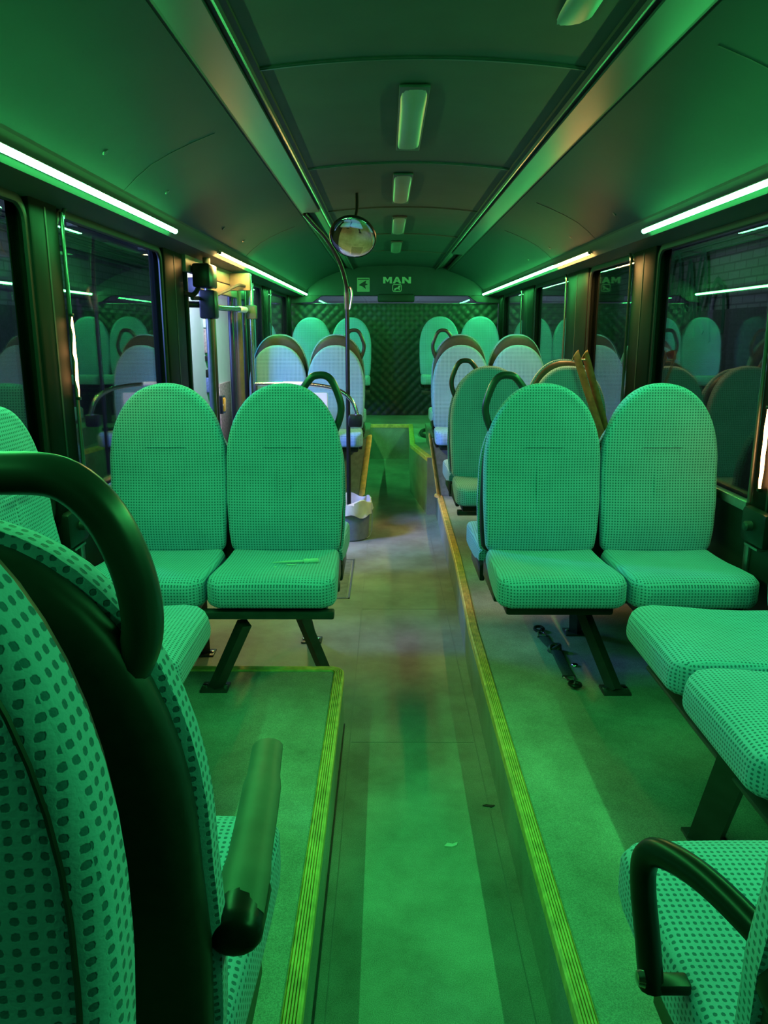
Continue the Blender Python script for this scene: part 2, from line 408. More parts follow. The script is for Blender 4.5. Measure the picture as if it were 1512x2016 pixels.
# short orange emissive tubes fixed on the two window pillars
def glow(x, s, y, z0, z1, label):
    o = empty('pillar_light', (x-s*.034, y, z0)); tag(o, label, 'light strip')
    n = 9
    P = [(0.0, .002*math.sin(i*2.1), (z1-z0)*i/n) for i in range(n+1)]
    mk('glowing_tube', tube(B(), P, [.004+.003*math.sin(PI*i/n)**.5 for i in range(n+1)], 8), GLOW_P, o)
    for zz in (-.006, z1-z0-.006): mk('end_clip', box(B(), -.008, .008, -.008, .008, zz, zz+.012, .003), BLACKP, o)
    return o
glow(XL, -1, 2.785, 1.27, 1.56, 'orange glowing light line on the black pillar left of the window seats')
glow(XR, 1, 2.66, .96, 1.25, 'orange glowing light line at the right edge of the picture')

# window sill rails
for x, s, ya, yb, lab in ((XL, -1, 2.80, 4.05, 'aluminium sill rail under the left window'), (XR, 1, 2.76, 5.2, 'aluminium sill rail under the right window')):
    o = mk('sill_rail', box(B(), *sorted((x-s*.03, x+s*.005)), ya, yb, .858, .895, .005), ALU)
    tag(local(o, (x, ya, .86)), lab, 'rail')
for x, s, lab in ((XL, -1, 'black plastic bracket at the foot of the left pillar'), (XR, 1, 'black plastic bracket at the foot of the right pillar')):
    o = empty('pillar_bracket', (x, 2.66, .83)); tag(o, lab, 'bracket')
    mk('body', box(B(), *sorted((-s*.05, 0)), -.09, .09, -.07, .06, .02), BLACKP, o)
    mk('knob', lathe(B(), [(0, .0), (.018, .0), (.018, .02), (.012, .026), (0, .028)], 16, Matrix.Translation((-s*.05, 0, 0)) @ Matrix.Rotation(-s*PI/2, 4, 'Y')), STEEL, o)
    mk('clip_plate', box(B(), *sorted((-s*.045, 0)), -.05, .05, -.082, -.072, .003), ALU, o)
    o2 = mk('wall_strip', box(B(), *sorted((x-s*.012, x)), 2.74, 2.775, .45, .74, .003), ALU)
    tag(local(o2, (x, 2.75, .45)), 'pale vertical strip on the %s wall below the window bracket' % ('left' if s < 0 else 'right'), 'strip')

# ceiling
ceil_prof = [(CX-.476+i*.952/16, 2.245+.03*(1-((i-8)/8)**2)) for i in range(17)]
ce = struct(mk('ceiling', sheet_y(B(), ceil_prof, Y0, 9.62, .03), CEIL))
for y in (2.46, 3.86, 5.16, 6.5, 7.8):
    pr = [(x, z-.004) for x, z in ceil_prof]
    mk('panel_joint', sheet_y(B(), pr, y-.012, y+.012, .006), STEEL, ce)
    mk('joint_lip', sheet_y(B(), [(x, z-.007) for x, z in ceil_prof], y-.004, y+.003, .004), RAILM, ce)
def cove(s, nm, lab):
    f = lambda u, z: (CX+s*u, z)
    cv = [f(1.045, 1.998), f(1.0, 2.04), f(.94, 2.085), f(.87, 2.122), f(.79, 2.157), f(.71, 2.187), f(.635, 2.212)]
    o = struct(mk(nm, sheet_y(B(), cv, Y0, 9.62, .02), COVE), lab)
    mk('lower_fascia', prism_y(B(), [f(1.05, 1.99), f(1.062, 1.952), f(1.09, 1.925), f(1.25, 1.915), f(1.25, 1.935), f(1.1, 1.95), f(1.075, 1.99)], Y0, 9.62), FASC_HALO, o)
    mk('fascia_gap', prism_y(B(), [f(1.05, 1.99), f(1.045, 2.0), f(1.09, 2.03), f(1.09, 1.97)], Y0, 9.62), DARK, o, False)
    mk('groove', prism_y(B(), [f(.640, 2.216), f(.618, 2.216), f(.618, 2.26), f(.65, 2.26)], Y0, 9.62), DARK, o, False)
    mk('rail_strip', prism_y(B(), [f(.620, 2.214), f(.515, 2.218), f(.515, 2.24), f(.620, 2.24)], Y0, 5.0 if s < 0 else 7.6), RAILM, o, False)
    mk('inner_groove', prism_y(B(), [f(.515, 2.235), f(.47, 2.235), f(.47, 2.27), f(.62, 2.27)], Y0, 9.62), DARK, o, False)
    mk('inner_lip', prism_y(B(), [f(.502, 2.228), f(.490, 2.222), f(.486, 2.24), f(.502, 2.245)], Y0, 9.62), RAILM, o, False)
    for y in ((2.95, 5.4) if s < 0 else (2.1, 4.45, 5.6)):
        mk('panel_seam', sheet_y(B(), [(x, z-.0015) for x, z in cv[:6]], y-.003, y+.003, .004), DARK, o)
    for y in ((2.6, 3.3, 4.4, 5.0) if s < 0 else (3.9, 4.8, 5.4, 6.2)):
        mk('screw_cap', lathe(B(), [(0, -.004), (.010, -.004), (.012, 0), (.012, .004)], 12, Matrix.Translation((*[f(.985, 0)[0]], y, 2.052)) @ Matrix.Rotation(s*.8, 4, 'Y')), STEEL, o)
    return o
cove(-1, 'ceiling_cove', 'curved left side cove panel below the ceiling')
cove(1, 'ceiling_cove', 'curved right side cove panel below the ceiling')
# closure above windows so no light leaks
struct(mk('ceiling_shell', box(B(), XL-.06, XR+.06, Y0, Y1+.4, 2.3, 2.34), DARK, smooth=False), 'roof skin over the bus')
struct(mk('wall_front', box(B(), XL-.06, XR+.06, Y0-.06, Y0, 0, 2.3), WALLM, smooth=False))

# ---- LED strips
def led(s, ya, yb, m, parent, nm='glowing_tube'):
    bm = B(); n = 8; r = .0105; cxs = CX+s*1.052; cz = 1.944
    t_ = 40 if m is LED_G else 12; base = math.radians(-90-t_ if s > 0 else -90+t_)
    pts = [(cxs+r*math.cos(base+math.radians(-90+180*i/n)), cz+r*math.sin(base+math.radians(-90+180*i/n))) for i in range(n+1)]
    prism_y(bm, pts, ya, yb)
    o = mk(nm, bm, m, parent)
    o.data.materials.append(STEEL)
    for p in o.data.polygons:      # the flat back and the cut ends of the profile are opaque
        if p.area > (yb-ya)*r*1.5 or abs(p.normal.y) > .9: p.material_index = 1
    return o
for s, side_n in ((-1, 'left'), (1, 'right')):
    o = empty('light_strip', (0, 0, 0)); tag(o, 'bright green light strip nearest the viewer along the %s window tops' % side_n, 'light strip', None)
    led(s, .0, 3.65, LED_G, o)
    mk('holder', prism_y(B(), [(CX+s*1.052, 1.95), (CX+s*1.068, 1.938), (CX+s*1.072, 1.948), (CX+s*1.056, 1.96)], .0, 3.66), ALU, o, False)
    o = empty('light_strip', (0, 0, 0)); tag(o, 'farther light strip on the %s, orange at its near end and green beyond' % side_n, 'light strip', None)
    w = led(s, 4.6, 5.55, LED_W, o); w['label'] = 'orange glowing end'
    led(s, 5.55, 9.5, LED_G, o)
    mk('holder', prism_y(B(), [(CX+s*1.052, 1.95), (CX+s*1.068, 1.938), (CX+s*1.072, 1.948), (CX+s*1.056, 1.96)], 4.6, 9.5), ALU, o, False)

# ---- ceiling lamps
def ceil_lamp(x, ya, yb, label):
    o = empty('ceiling_lamp', (x, (ya+yb)/2, 2.268)); tag(o, label, 'ceiling lamp', 'unlit lamp covers along the ceiling')
    L = (yb-ya)/2; w = .046
    bm = B(); rows = []
    for j in range(9):
        t = -1+2*j/8; y = t*L; k = 1-(abs(t)**14)*.12; row = []
        for i in range(9):
            a = PI*i/8; row.append(bm.verts.new((math.cos(a)*w*k, y, -.002-math.sin(a)*.022*(1-abs(t)**10))))
        rows.append(row)
    for j in range(8):
        for i in range(8): bm.faces.new((rows[j][i], rows[j][i+1], rows[j+1][i+1], rows[j+1][i]))
    for r in (rows[0], rows[-1]): bm.faces.new(r)
    mk('diffuser', bm, LAMPM, o)
    mk('base_plate', box(B(), -w-.004, w+.004, -L-.006, L+.006, -.006, .004, .003), STEEL, o)
for x, ya, yb, l in ((.092, 2.70, 3.57, 'long unlit ceiling lamp cover nearest on the centre line'), (.085, 4.1, 4.96, 'unlit ceiling lamp cover, second from front on the centre line'),
                     (.092, 5.55, 6.45, 'small unlit ceiling lamp cover, third on the centre line'), (.092, 7.0, 7.9, 'farthest tiny unlit ceiling lamp cover above the rear bulkhead'),
                     (.468, 1.35, 2.22, 'unlit lamp cover at the top right, cut by the picture edge')):
    ceil_lamp(x, ya, yb, l)

# ---- rear wall
bm = B(); nx, nz = 150, 84; V = {}
xa, xb, za, zb = XL, XR, .5, 1.835; ty = 9.60
for i in range(nx+1):
    for j in range(nz+1):
        x = xa+(xb-xa)*i/nx; z = za+(zb-za)*j/nz
        u = (x+z)/.115; v = (x-z)/.115
        h = (abs(math.sin(PI*u))*abs(math.sin(PI*v)))**.45
        V[i, j] = bm.verts.new((x, ty-.02*h, z))
for i in range(nx):
    for j in range(nz): bm.faces.new((V[i, j], V[i+1, j], V[i+1, j+1], V[i, j+1]))
q = struct(mk('wall_rear', bm, QUILT, ang=80))
mk('wall_core', box(B(), XL, XR, ty+.002, ty+.06, .0, 1.832), QUILT, q, False)
mk('top_edge', box(B(), XL, XR, ty-.03, ty+.07, 1.832, 1.845, .004), BEAD, q)
bh = struct(mk('bulkhead', box(B(), XL, XR, 9.52, 9.60, 1.93, 2.3, .01), CEIL), 'dark rear ceiling bulkhead with lettering')
mk('centre_block', box(B(), .02-.12, .02+.32, 9.50, 9.62, 1.855, 1.95, .02), DARK, bh)
for s in (-1, 1):
    mk('corner_gusset', prism_y(B(), [(CX+s*1.25, 1.84), (CX+s*.98, 1.86), (CX+s*.86, 1.94), (CX+s*1.25, 1.95)], 9.53, 9.61), DARK, bh, False)
g = struct(mk('window_%d' % nwin, box(B(), XL, XR, 9.70, 9.706, 1.5, 2.25), GLASS, smooth=False)); nwin += 1
struct(mk('wall_rear_outside', box(B(), -3, 3, 12.0, 12.1, 0, 4), BRICK, smooth=False), 'yard wall behind the bus')

# lettering on the bulkhead
def poly_obj(name, polys, m, parent, y, th=.006):
    bm = B()
    for P in polys:
        a = [bm.verts.new((x, y, z)) for x, z in P]; b = [bm.verts.new((x, y+th, z)) for x, z in P]
        n = len(P)
        for i in range(n): bm.faces.new((a[i], a[(i+1) % n], b[(i+1) % n], b[i]))
        bm.faces.new(a); bm.faces.new(b)
    return mk(name, bm, m, parent, False)
def T(P, x, z, w, h): return [(x+px*w, z+pz*h) for px, pz in P]
lx, lz, lw, lh, gp = -.035, 2.07, .105, .075, .008
Mp = [(0, 0), (0, 1), (.28, 1), (.5, .55), (.72, 1), (1, 1), (1, 0), (.74, 0), (.74, .6), (.5, .15), (.26, .6), (.26, 0)]
A1 = [(0, 0), (.38, 1), (.5, 1), (.5, .72), (.42, .45), (.5, .45), (.5, .25), (.36, .25), (.27, 0)]
A2 = [(1-x, z) for x, z in A1][::-1]
Np = [(0, 0), (0, 1), (.28, 1), (.73, .42), (.73, 1), (1, 1), (1, 0), (.73, 0), (.27, .58), (.27, 0)]
logo = empty('maker_lettering', (0, 9.52, 2.05)); tag(logo, 'grey block letters MAN on the dark rear bulkhead', 'lettering')
for nm, P in (('letter_m', [Mp]), ('letter_a', [A1, A2]), ('letter_n', [Np])):
    i = 'man'.index(nm[-1])
    po = poly_obj(nm, [T(p, lx+i*(lw+gp), lz, lw, lh) for p in P], LETTER, logo, 9.512)
    po.data.transform(Matrix.Translation(-logo.location))
badge = empty('lion_badge', (.13, 9.52, 1.98)); tag(badge, 'small square badge with a lion below the letters', 'badge')
def rrect(x0, x1, z0, z1, r, n=4):
    P = []
    for cx, cz, a0 in ((x1-r, z1-r, 0), (x0+r, z1-r, 90), (x0+r, z0+r, 180), (x1-r, z0+r, 270)):
        for i in range(n+1):
            a = math.radians(a0+90*i/n); P.append((cx+r*math.cos(a), cz+r*math.sin(a)))
    return P
for nm, P, m, y in (('plate', rrect(.075, .185, 1.975, 2.062, .02), LETTER, 9.514), ('field', rrect(.084, .176, 1.983, 2.054, .014), DARK, 9.509),
                    ('lion', [(.092, 1.99), (.10, 2.012), (.118, 2.02), (.138, 2.024), (.148, 2.042), (.166, 2.046), (.170, 2.03), (.160, 2.02), (.162, 1.992), (.152, 1.992), (.148, 2.008), (.122, 2.004), (.112, 1.99)], LETTER, 9.505)):
    po = poly_obj(nm, [P], m, badge, y, .005); po.data.transform(Matrix.Translation(-badge.location))
stk = empty('bulkhead_sticker', (-.27, 9.52, 1.97)); tag(stk, 'square sticker with a bird silhouette left of the lettering', 'sticker')
for nm, P, m, y in (('sheet', rrect(-.345, -.195, 1.975, 2.135, .006), STICK, 9.515), ('bird', [(-.325, 2.05), (-.29, 2.075), (-.235, 2.105), (-.245, 2.07), (-.215, 2.06), (-.25, 2.045), (-.24, 2.005), (-.28, 2.035)], DARK, 9.511), ('caption_bar', [(-.335, 2.112), (-.205, 2.112), (-.205, 2.122), (-.335, 2.122)], DARK, 9.511)):
    po = poly_obj(nm, [P], m, stk, y, .005); po.data.transform(Matrix.Translation(-stk.location))

# ---------------------------------------------------------------- seats
def back_outline(n=44, w=.2275, z0=.43, z1=1.09, R=.33, p=2.2):
    """closed outline, counter clockwise from bottom left; front view (x,z)"""
    right = []
    rb = .035
    for i in range(5):
        a = -PI/2 + (PI/2)*i/4; right.append((w-.012-rb+rb*math.cos(a), z0+rb+rb*math.sin(a)))
    for z in (.52, .64, .74): right.append((w-.012+.012*min(1, (z-z0)/.2), z))
    for i in range(15):
        t = i/14*PI/2
        right.append((w*abs(math.cos(t))**(2/p), z1-R+R*abs(math.sin(t))**(2/p)))
    right[-1] = (0, z1)
    left = [(-x, z) for x, z in right[:-1]][::-1]
    # drop near duplicate points
    P = right+left; Q = [P[0]]
    for q_ in P[1:]:
        if (Vector(q_)-Vector(Q[-1])).length > .004: Q.append(q_)
    return Q
OUT = back_outline()
CZ = .72
def lean(z): t = (z-.4); return .062*t + .02*math.sin(min(1, max(0, t/.3))*PI)*-1
def rings_mesh(bm, outline, rings):
    """rings: list of (kx, inset, y); last one is filled by shrinking"""
    prev = None
    for (inset, y) in rings:
        cur = []
        for x, z in outline:
            d = Vector((x, z-CZ)); L = d.length; sx = 1-inset/.225; sz = 1-inset/.345
            xx, zz = x*sx, CZ+(z-CZ)*sz
            cur.append(bm.verts.new((xx, y+lean(zz), zz)))
        if prev:
            n = len(cur)
            for i in range(n): bm.faces.new((prev[i], prev[(i+1) % n], cur[(i+1) % n], cur[i]))
        else: first = cur
        prev = cur
    return first, prev
def back_cushion():
    bm = B()
    rg = [(.012, .052), (.0, .046), (.0, .02), (.004, .010), (.012, .003), (.022, 0.0), (.032, .001), (.045, -.001), (.07, -.003), (.11, -.005), (.16, -.006), (.20, -.006)]
    a, b = rings_mesh(bm, OUT, rg)
    bm.faces.new(a); bm.faces.new(b); return bm
def back_shell():
    bm = B()
    rg = [(.02, .045), (.010, .045), (.008, .054), (.009, .066), (.015, .077), (.035, .083), (.07, .085), (.12, .086), (.19, .086)]
    a, b = rings_mesh(bm, OUT, rg); bm.faces.new(a); bm.faces.new(b); return bm
def seat_cushion():
    # loft across depth: y from +.01 (back) to -.445 (front)
    bm = B(); rings = []
    w0 = .212
    prof = []
    ys = [.02, .0, -.08, -.18, -.28, -.36, -.40, -.425, -.438, -.445, -.445]
    tops = [0.43, 0.447, 0.445, 0.447, 0.455, 0.459, 0.455, 0.447, 0.435, 0.415, 0.4]
    bots = [0.365, 0.36, 0.35, 0.345, 0.345, 0.35, 0.353, 0.355, 0.36, 0.37, 0.385]
    for y, tp, bt in zip(ys, tops, bots):
        f = -y/.445; w = w0+.013*max(0, min(1, f*1.3))
        if f > .86: w -= .05*((f-.86)/.14)**2
        h = tp-bt; rr = min(.024, h*.45); P = []
        for cx, cz, a0 in ((w-rr, tp-rr, 0), (-w+rr, tp-rr, 90), (-w+rr, bt+rr, 180), (w-rr, bt+rr, 270)):
            for i in range(6):
                a = math.radians(a0+90*i/5); P.append((cx+rr*math.cos(a), cz+rr*math.sin(a)))
        # crown along the top
        top_mid = []
        Q = []
        for idx, p_ in enumerate(P):
            Q.append(p_)
            if idx == 5:
                for k in range(1, 8):
                    t = k/8; x = (w-rr)*(1-2*t); Q.append((x, tp-.006*math.sin(PI*t)*max(0, 1-f*1.1)+.004*math.sin(PI*t)*f))
        rings.append([bm.verts.new((x, y, z)) for x, z in Q])
    n = len(rings[0])
    for a, b in zip(rings, rings[1:]):
        for i in range(n): bm.faces.new((a[i], a[(i+1) % n], b[(i+1) % n], b[i]))
    bm.faces.new(rings[0]); bm.faces.new(rings[-1]); return bm
def seat_pan():
    bm = B()
    box(bm, -.19, .19, -.38, .06, .31, .365, .012)
    for s in (-1, 1):
        box(bm, *sorted((s*.19, s*.214)), -.24, .08, .31, .385, .008)
    return bm
HA = [(.012, -.02), (.016, .014), (.040, .038), (.085, .042), (.128, .038), (.158, .012), (.177, -.03), (.185, -.075), (.181, -.112), (.162, -.15)]
HB = [(.075, -.02), (.098, .010), (.120, .027), (.160, .028), (.188, .005), (.212, -.05), (.222, -.095), (.215, -.14), (.195, -.19)]
def handle_mesh(H, s, r, yoff=.055):
    P = [(s*x, yoff+lean(1.09+z), 1.09+z) for x, z in H]
    return tube(B(), smooth_path(P, 5), r, 12)
ME = {}
ME['cushion'] = mk('tmp', seat_cushion(), FAB); ME['back'] = mk('tmp', back_cushion(), FAB); ME['shell'] = mk('tmp', back_shell(), SHELL, ang=50)
ME['shellb'] = mk('tmp', back_shell(), SHELLB, ang=50); ME['pan'] = mk('tmp', seat_pan(), BLACKP)
seam = tube(B(), [(x, -.0068+lean(.82)+.0, .85) for x in (-.075, 0, .075)], .0016, 6)
ME['seam'] = mk('tmp', seam, FAB)
for h, H in (('A', HA), ('B', HB)):
    for s in (-1, 1): ME['h%s%d' % (h, s)] = mk('tmp', handle_mesh(H, s, .0185 if h == 'A' else .0145), HANDLE)
MESH = {k: v.data for k, v in ME.items()}
for v in list(ME.values()): bpy.data.objects.remove(v)
def child(name, key, parent):
    o = bpy.data.objects.new(name, MESH[key]); C.objects.link(o); o.parent = parent; return o
def seat(x, y, rz, z, label, group, handle=None, shell='shell'):
    t = empty('bus_seat', (x, y, z), rz); tag(t, label, 'bus seat', group)
    child('seat', 'cushion', t); child('backrest', 'back', t)
    sh = child('back_shell', shell, t); sh['label'] = 'dark plastic back shell'
    child('seat_pan', 'pan', t)
    child('back_seam', 'seam', t)
    if handle: child('grab_handle', handle, t)['label'] = 'dark rubber grab handle'
    return t
LA, LW, RA, RW = -.3975, -.8525, .611, 1.068
F, R_ = 0, PI
GN = 'seats in back-to-back pairs across the bus'
def S(*a, **k): return seat(*a, **k)
# nearest pair rows
S(LA, .372, F, PZ+.13, 'nearest seat at the lower left corner, its dotted back facing the viewer', GN)
S(LW, .372, F, PZ+.13, 'window seat beside the nearest left seat, facing the viewer', GN)
tB = S(LA, .725, R_, PZ+.035, 'lower left seat facing away, with the big black grab hoop and padded armrest', GN, handle='hA-1')
S(LW, .725, R_, PZ+.035, 'left window seat facing away beside the hooped seat', GN)
tR = S(RA, .715, R_, PZ-.005, 'lower right corner seat facing away, with the black loop armrest', GN)
S(RA, .372, F, PZ+.13, 'right aisle seat beside the viewer, backing the loop armrest seat', GN)
S(RW, .715, R_, PZ-.005, 'right window seat facing away beside the loop armrest seat', GN)
# side-facing
S(-.985, 1.59, PI/2, PZ, 'nearer sideways seat along the left wall, seat tip showing past the grab hoop', 'sideways seats along the walls')
S(-.985, 2.05, PI/2, PZ, 'farther sideways seat along the left wall, beside the first facing pair', 'sideways seats along the walls')
S(1.185, 1.59, -PI/2, PZ, 'nearer sideways seat along the right wall, above the slanted thick leg', 'sideways seats along the walls')
S(1.185, 2.05, -PI/2, PZ, 'farther sideways seat along the right wall, next to the first facing pair', 'sideways seats along the walls')
# row 1
S(LW, 2.93, F, PZ, 'bright green dotted seat by the left window, first row facing the viewer', GN)
S(LA, 2.93, F, PZ, 'bright green dotted aisle seat on the left with a pen lying on it', GN, handle='hB1')
S(RA, 2.93, F, PZ, 'bright green dotted aisle seat on the right of the aisle, first facing row', GN, handle='hB-1')
S(RW, 2.93, F, PZ, 'bright green dotted seat by the right window, first facing row', GN)
for x, l in ((LW, 'left window'), (LA, 'left aisle'), (RA, 'right aisle'), (RW, 'right window')):
    S(x, 3.20, R_, PZ-(.06 if 'aisle' in l else .10), 'seat backing onto the first facing row, %s place, mostly hidden' % l, GN)
# row 2 right
S(RA, 4.53, F, PZ, 'dark green shaded aisle seat right of the aisle, second facing row', GN, handle='hB-1')
S(RW+.01, 4.53, F, PZ, 'dark green shaded window seat with a brown strap over its back', GN, shell='shellb')
S(RA, 4.81, R_, PZ-.02, 'aisle seat facing away behind the second right row', GN)
S(RW+.01, 4.81, R_, PZ+.035, 'window seat facing away behind the strap seat, its dark rim showing', GN, shell='shellb')
# row 3 over the wheel boxes
z3 = .315; z3b = .40
S(LW+.0, 6.1, F, z3, 'grey-blue lit seat by the door side, third row left, window place', GN, shell='shellb')
S(LA, 6.1, F, z3, 'blue lit aisle seat behind the black pole, third row left', GN, shell='shellb')
S(RA-.01, 6.2, F, z3, 'grey aisle seat right of the aisle on the wheel box, third row', GN, shell='shellb')
S(RW-.01, 6.2, F, z3, 'olive grey window seat on the right wheel box, third row', GN, shell='shellb')
S(LW+.0, 6.38, R_, z3b, 'seat facing away with brown shell, above the left window seat of the third row', GN, shell='shellb')
S(LA, 6.38, R_, z3b, 'seat facing away with brown shell and handle, above the blue lit aisle seat', GN, handle='hB-1', shell='shellb')
S(RA-.01, 6.48, R_, z3b, 'seat facing away with brown shell and handle, above the grey aisle seat', GN, handle='hB1', shell='shellb')
S(RW-.01, 6.48, R_, z3b, 'seat facing away with brown shell, above the olive window seat', GN, shell='shellb')
# rear row
S(LW+.0, 8.95, F, .5+.08, 'bright far seat at the back left by the window', 'far seats on the high rear floor')
S(LA, 8.95, F, .5+.08, 'shaded far seat at the back left beside the aisle', 'far seats on the high rear floor')
S(RA, 8.95, F, .5+.09, 'shaded far seat at the back right beside the aisle', 'far seats on the high rear floor')
S(RW, 8.95, F, .5+.09, 'bright far seat at the back right by the window', 'far seats on the high rear floor')

# armrests
def slab(bm, P, wid, th, seg=12): return tube(bm, smooth_path(P, 5), wid, seg, flat=(th/wid, 1.0), up=(0, 0, 1))
ar = tube(B(), smooth_path([(-.157, .70, .895), (-.158, .76, .903), (-.165, .90, .905), (-.175, 1.02, .898), (-.178, 1.055, .892)], 5),
          [.028]*6 + [.026]*6 + [.023]*6 + [.018, .013, .006], 14, flat=(.62, 1.0), up=(0, 0, 1))
def to_local(o, t):
    bpy.context.view_layer.update()
    o.data.transform(t.matrix_world.inverted()); o.parent = t; return o
to_local(mk('armrest', ar, ARM), tB)['label'] = 'padded grey armrest'
to_local(mk('armrest_pivot', tube(B(), smooth_path([(-.158, .668, .889), (-.158, .676, .889), (-.158, .70, .889), (-.158, .742, .892), (-.158, .752, .893)], 3), [.006, .016, .023, .027]+[.030]*6+[.029, .022, .010], 16, flat=(.85, 1.0), up=(0, 0, 1)), BLACKP), tB)
P = smooth_path([(.425, .66, .84), (.408, .70, .865), (.375, .78, .875), (.348, .845, .862), (.337, .870, .835), (.338, .872, .79), (.346, .862, .72), (.352, .850, .655)], 6)
to_local(mk('armrest_loop', tube(B(), P, .0185, 12, flat=(1.0, .85)), BLACKP), tR)['label'] = 'glossy black loop armrest'
to_local(mk('armrest_pivot', box(B(), .385, .455, .63, .71, .815, .875, .02), BLACKP), tR)
to_local(mk('armrest_bolt', lathe(B(), [(0, .01), (.009, .008), (.012, 0), (0, 0)], 14, Matrix.Translation((.338, .845, .675)) @ Matrix.Rotation(-PI/2, 4, 'Y')), CHROME), tR)
bpy.context.view_layer.update()
to_local(mk('armrest_bracket', box(B(), .345, .40, .835, .86, .655, .672, .004), BLACKP), tR)

# seat stands
def stand(loc, rails, legs, label, m=STEEL, w=.022):
    o = empty('seat_stand', loc); tag(o, label, 'seat stand', 'dark steel stands under the seats')
    L = Vector(loc)
    for (x0, x1, y0, y1, z0, z1) in rails:
        mk('rail', box(B(), x0-L.x, x1-L.x, y0-L.y, y1-L.y, z0-L.z, z1-L.z, .006), m, o)
    for a, b in legs:
        a = Vector(a)-L; b = Vector(b)-L
        lg = mk('leg', tube(B(), [a, b], w*1.25, 4, flat=(1, 1), up=(0, 1, 0)), m, o, False)
        mk('foot_plate', box(B(), b.x-.05, b.x+.05, b.y-.04, b.y+.04, b.z-.004, b.z+.008, .003), m, lg)
        for q in (-1, 1): mk('bolt', lathe(B(), [(.010, 0), (.010, .008), (0, .010)], 8, Matrix.Translation((b.x+q*.036, b.y, b.z+.007))), CHROME, lg)
    return o
stand((-.5, 2.8, PZ), [(-1.12, -.18, 2.51, 2.55, .53, .56), (-1.12, -.18, 2.86, 2.90, .51, .545)],
      [((-.50, 2.56, .50), (-.63, 2.62, PZ)), ((-.365, 2.86, .50), (-.235, 3.08, 0.0))], 'slanted steel stand under the left first row pair')
stand((-.6, 3.4, 0), [(-1.12, -.2, 3.32, 3.36, .47, .505)], [((-.84, 3.3, .49), (-.87, 3.44, 0)), ((-.42, 3.30, .49), (-.37, 3.60, 0))], 'rear stand of the left pair standing on the lower floor')
stand((.8, 2.75, PZ), [(.46, 1.25, 2.66, 2.70, .535, .565), (.46, 1.25, 2.86, 2.90, .535, .565)], [((.745, 2.86, .50), (.84, 2.60, PZ)), ((.78, 3.0, .50), (.83, 3.165, PZ))], 'slanted steel stand under the right first row pair')
stand((.8, 1.75, PZ), [(.80, .84, 1.36, 2.2, .49, .505), (1.10, 1.14, 1.36, 2.2, .475, .505)], [((.815, 1.60, .56), (.83, 1.755, PZ))], 'thick slanted leg under the right sideways seats', w=.04)
stand((-.66, 1.75, PZ), [(-.66, -.62, 1.36, 2.2, .49, .505)], [((-.7, 1.75, .50), (-.72, 1.75, PZ))], 'stand under the left sideways seats', w=.03)
stand((.8, 4.6, PZ), [(.41, 1.3, 4.3, 4.34, .475, .505), (.41, 1.3, 4.9, 4.94, .46, .485)], [((.95, 4.4, .50), (1.0, 4.3, PZ)), ((.95, 4.9, .48), (1.0, 5.0, PZ))], 'stand under the right second row')
for x, y, l in ((-.6, .55, 'left'), (.85, .55, 'right')):
    stand((x, y, PZ), [(x-.42, x+.42, .40, .44, .475, .505), (x-.42, x+.42, .68, .72, .475, .505)], [((x, .56, .49), (x, .56, PZ))], 'stand under the nearest %s seats' % l, w=.03)
for x, l in ((-.62, 'left'), (.84, 'right')):
    stand((x, 8.8, .5), [(x-.44, x+.44, 8.75, 8.79, .82, .87)], [((x, 8.77, .84), (x, 8.77, .5))], 'stand under the far %s seats on the rear floor' % l, w=.03)
    stand((x, 6.6, .68), [(x-.44, x+.44, 6.3, 6.36, .66, .70), (x-.44, x+.44, 6.5, 6.75, .66, .71)], [], 'low mounting under the %s wheel box seats' % l)

# ---------------------------------------------------------------- loose objects
# tall black pole in the bin
pole = empty('stanchion_pole', (-.275, 5.6, 0)); tag(pole, 'tall thin black pole rising from the bin and bending left to the ceiling', 'pole')
P = smooth_path([(-.275, 5.6, .02), (-.275, 5.6, 1.0), (-.275, 5.6, 1.70), (-.285, 5.57, 1.86), (-.33, 5.47, 2.0), (-.40, 5.32, 2.11), (-.46, 5.2, 2.17), (-.51, 5.08, 2.222)], 8)
mk('shaft', tube(B(), [p-Vector(pole.location) for p in P], .0155, 12), BLACKP, pole)
mk('joint_sleeve', tube(B(), [(0, 0, 1.66), (0, 0, 1.78)], .019, 12), STEEL, pole)
mk('hook', tube(B(), smooth_path([(.02, -.01, 1.66), (.034, -.015, 1.74), (.03, -.012, 1.80), (.016, 0, 1.81)], 4), .007, 8), ALU, pole)
# bin
bn = empty('waste_bin', (-.275, 5.6, 0)); tag(bn, 'grey round waste bin with a crumpled white liner on the aisle floor', 'waste bin')
mk('bucket', lathe(B(), [(0, 0.002), (.135, .002), (.143, .01), (.158, .27), (.162, .275), (.155, .275), (.140, .02), (0, .012)], 32), BUCKET, bn)
bm = B(); rg = []
for j, (r, z) in enumerate([(.13, .18), (.148, .27), (.156, .30), (.166, .295), (.170, .27), (.174, .23), (.178, .20)]):
    ring = []
    for k in range(48):
        a = 2*PI*k/48; w = .012*math.sin(a*7+j)+.008*math.sin(a*13+2*j)
        dz = (.014*math.sin(a*3+1)+.010*math.sin(a*8)) * (j > 3) + .015*math.sin(a*5)*(j in (2, 3))
        ring.append(bm.verts.new(((r+w*(j > 1)*.5)*math.cos(a), (r+w*(j > 1)*.5)*math.sin(a), z+dz)))
    rg.append(ring)
for a, b in zip(rg, rg[1:]):
    for k in range(48): bm.faces.new((a[k], a[(k+1) % 48], b[(k+1) % 48], b[k]))
mk('bin_liner', bm, BAG, bn)
mk('bin_wire', tube(B(), smooth_path([(.165, -.03, .27), (.172, -.03, .15), (.160, -.03, .03), (.12, -.06, .006)], 5), .003, 6), ALU, bn)
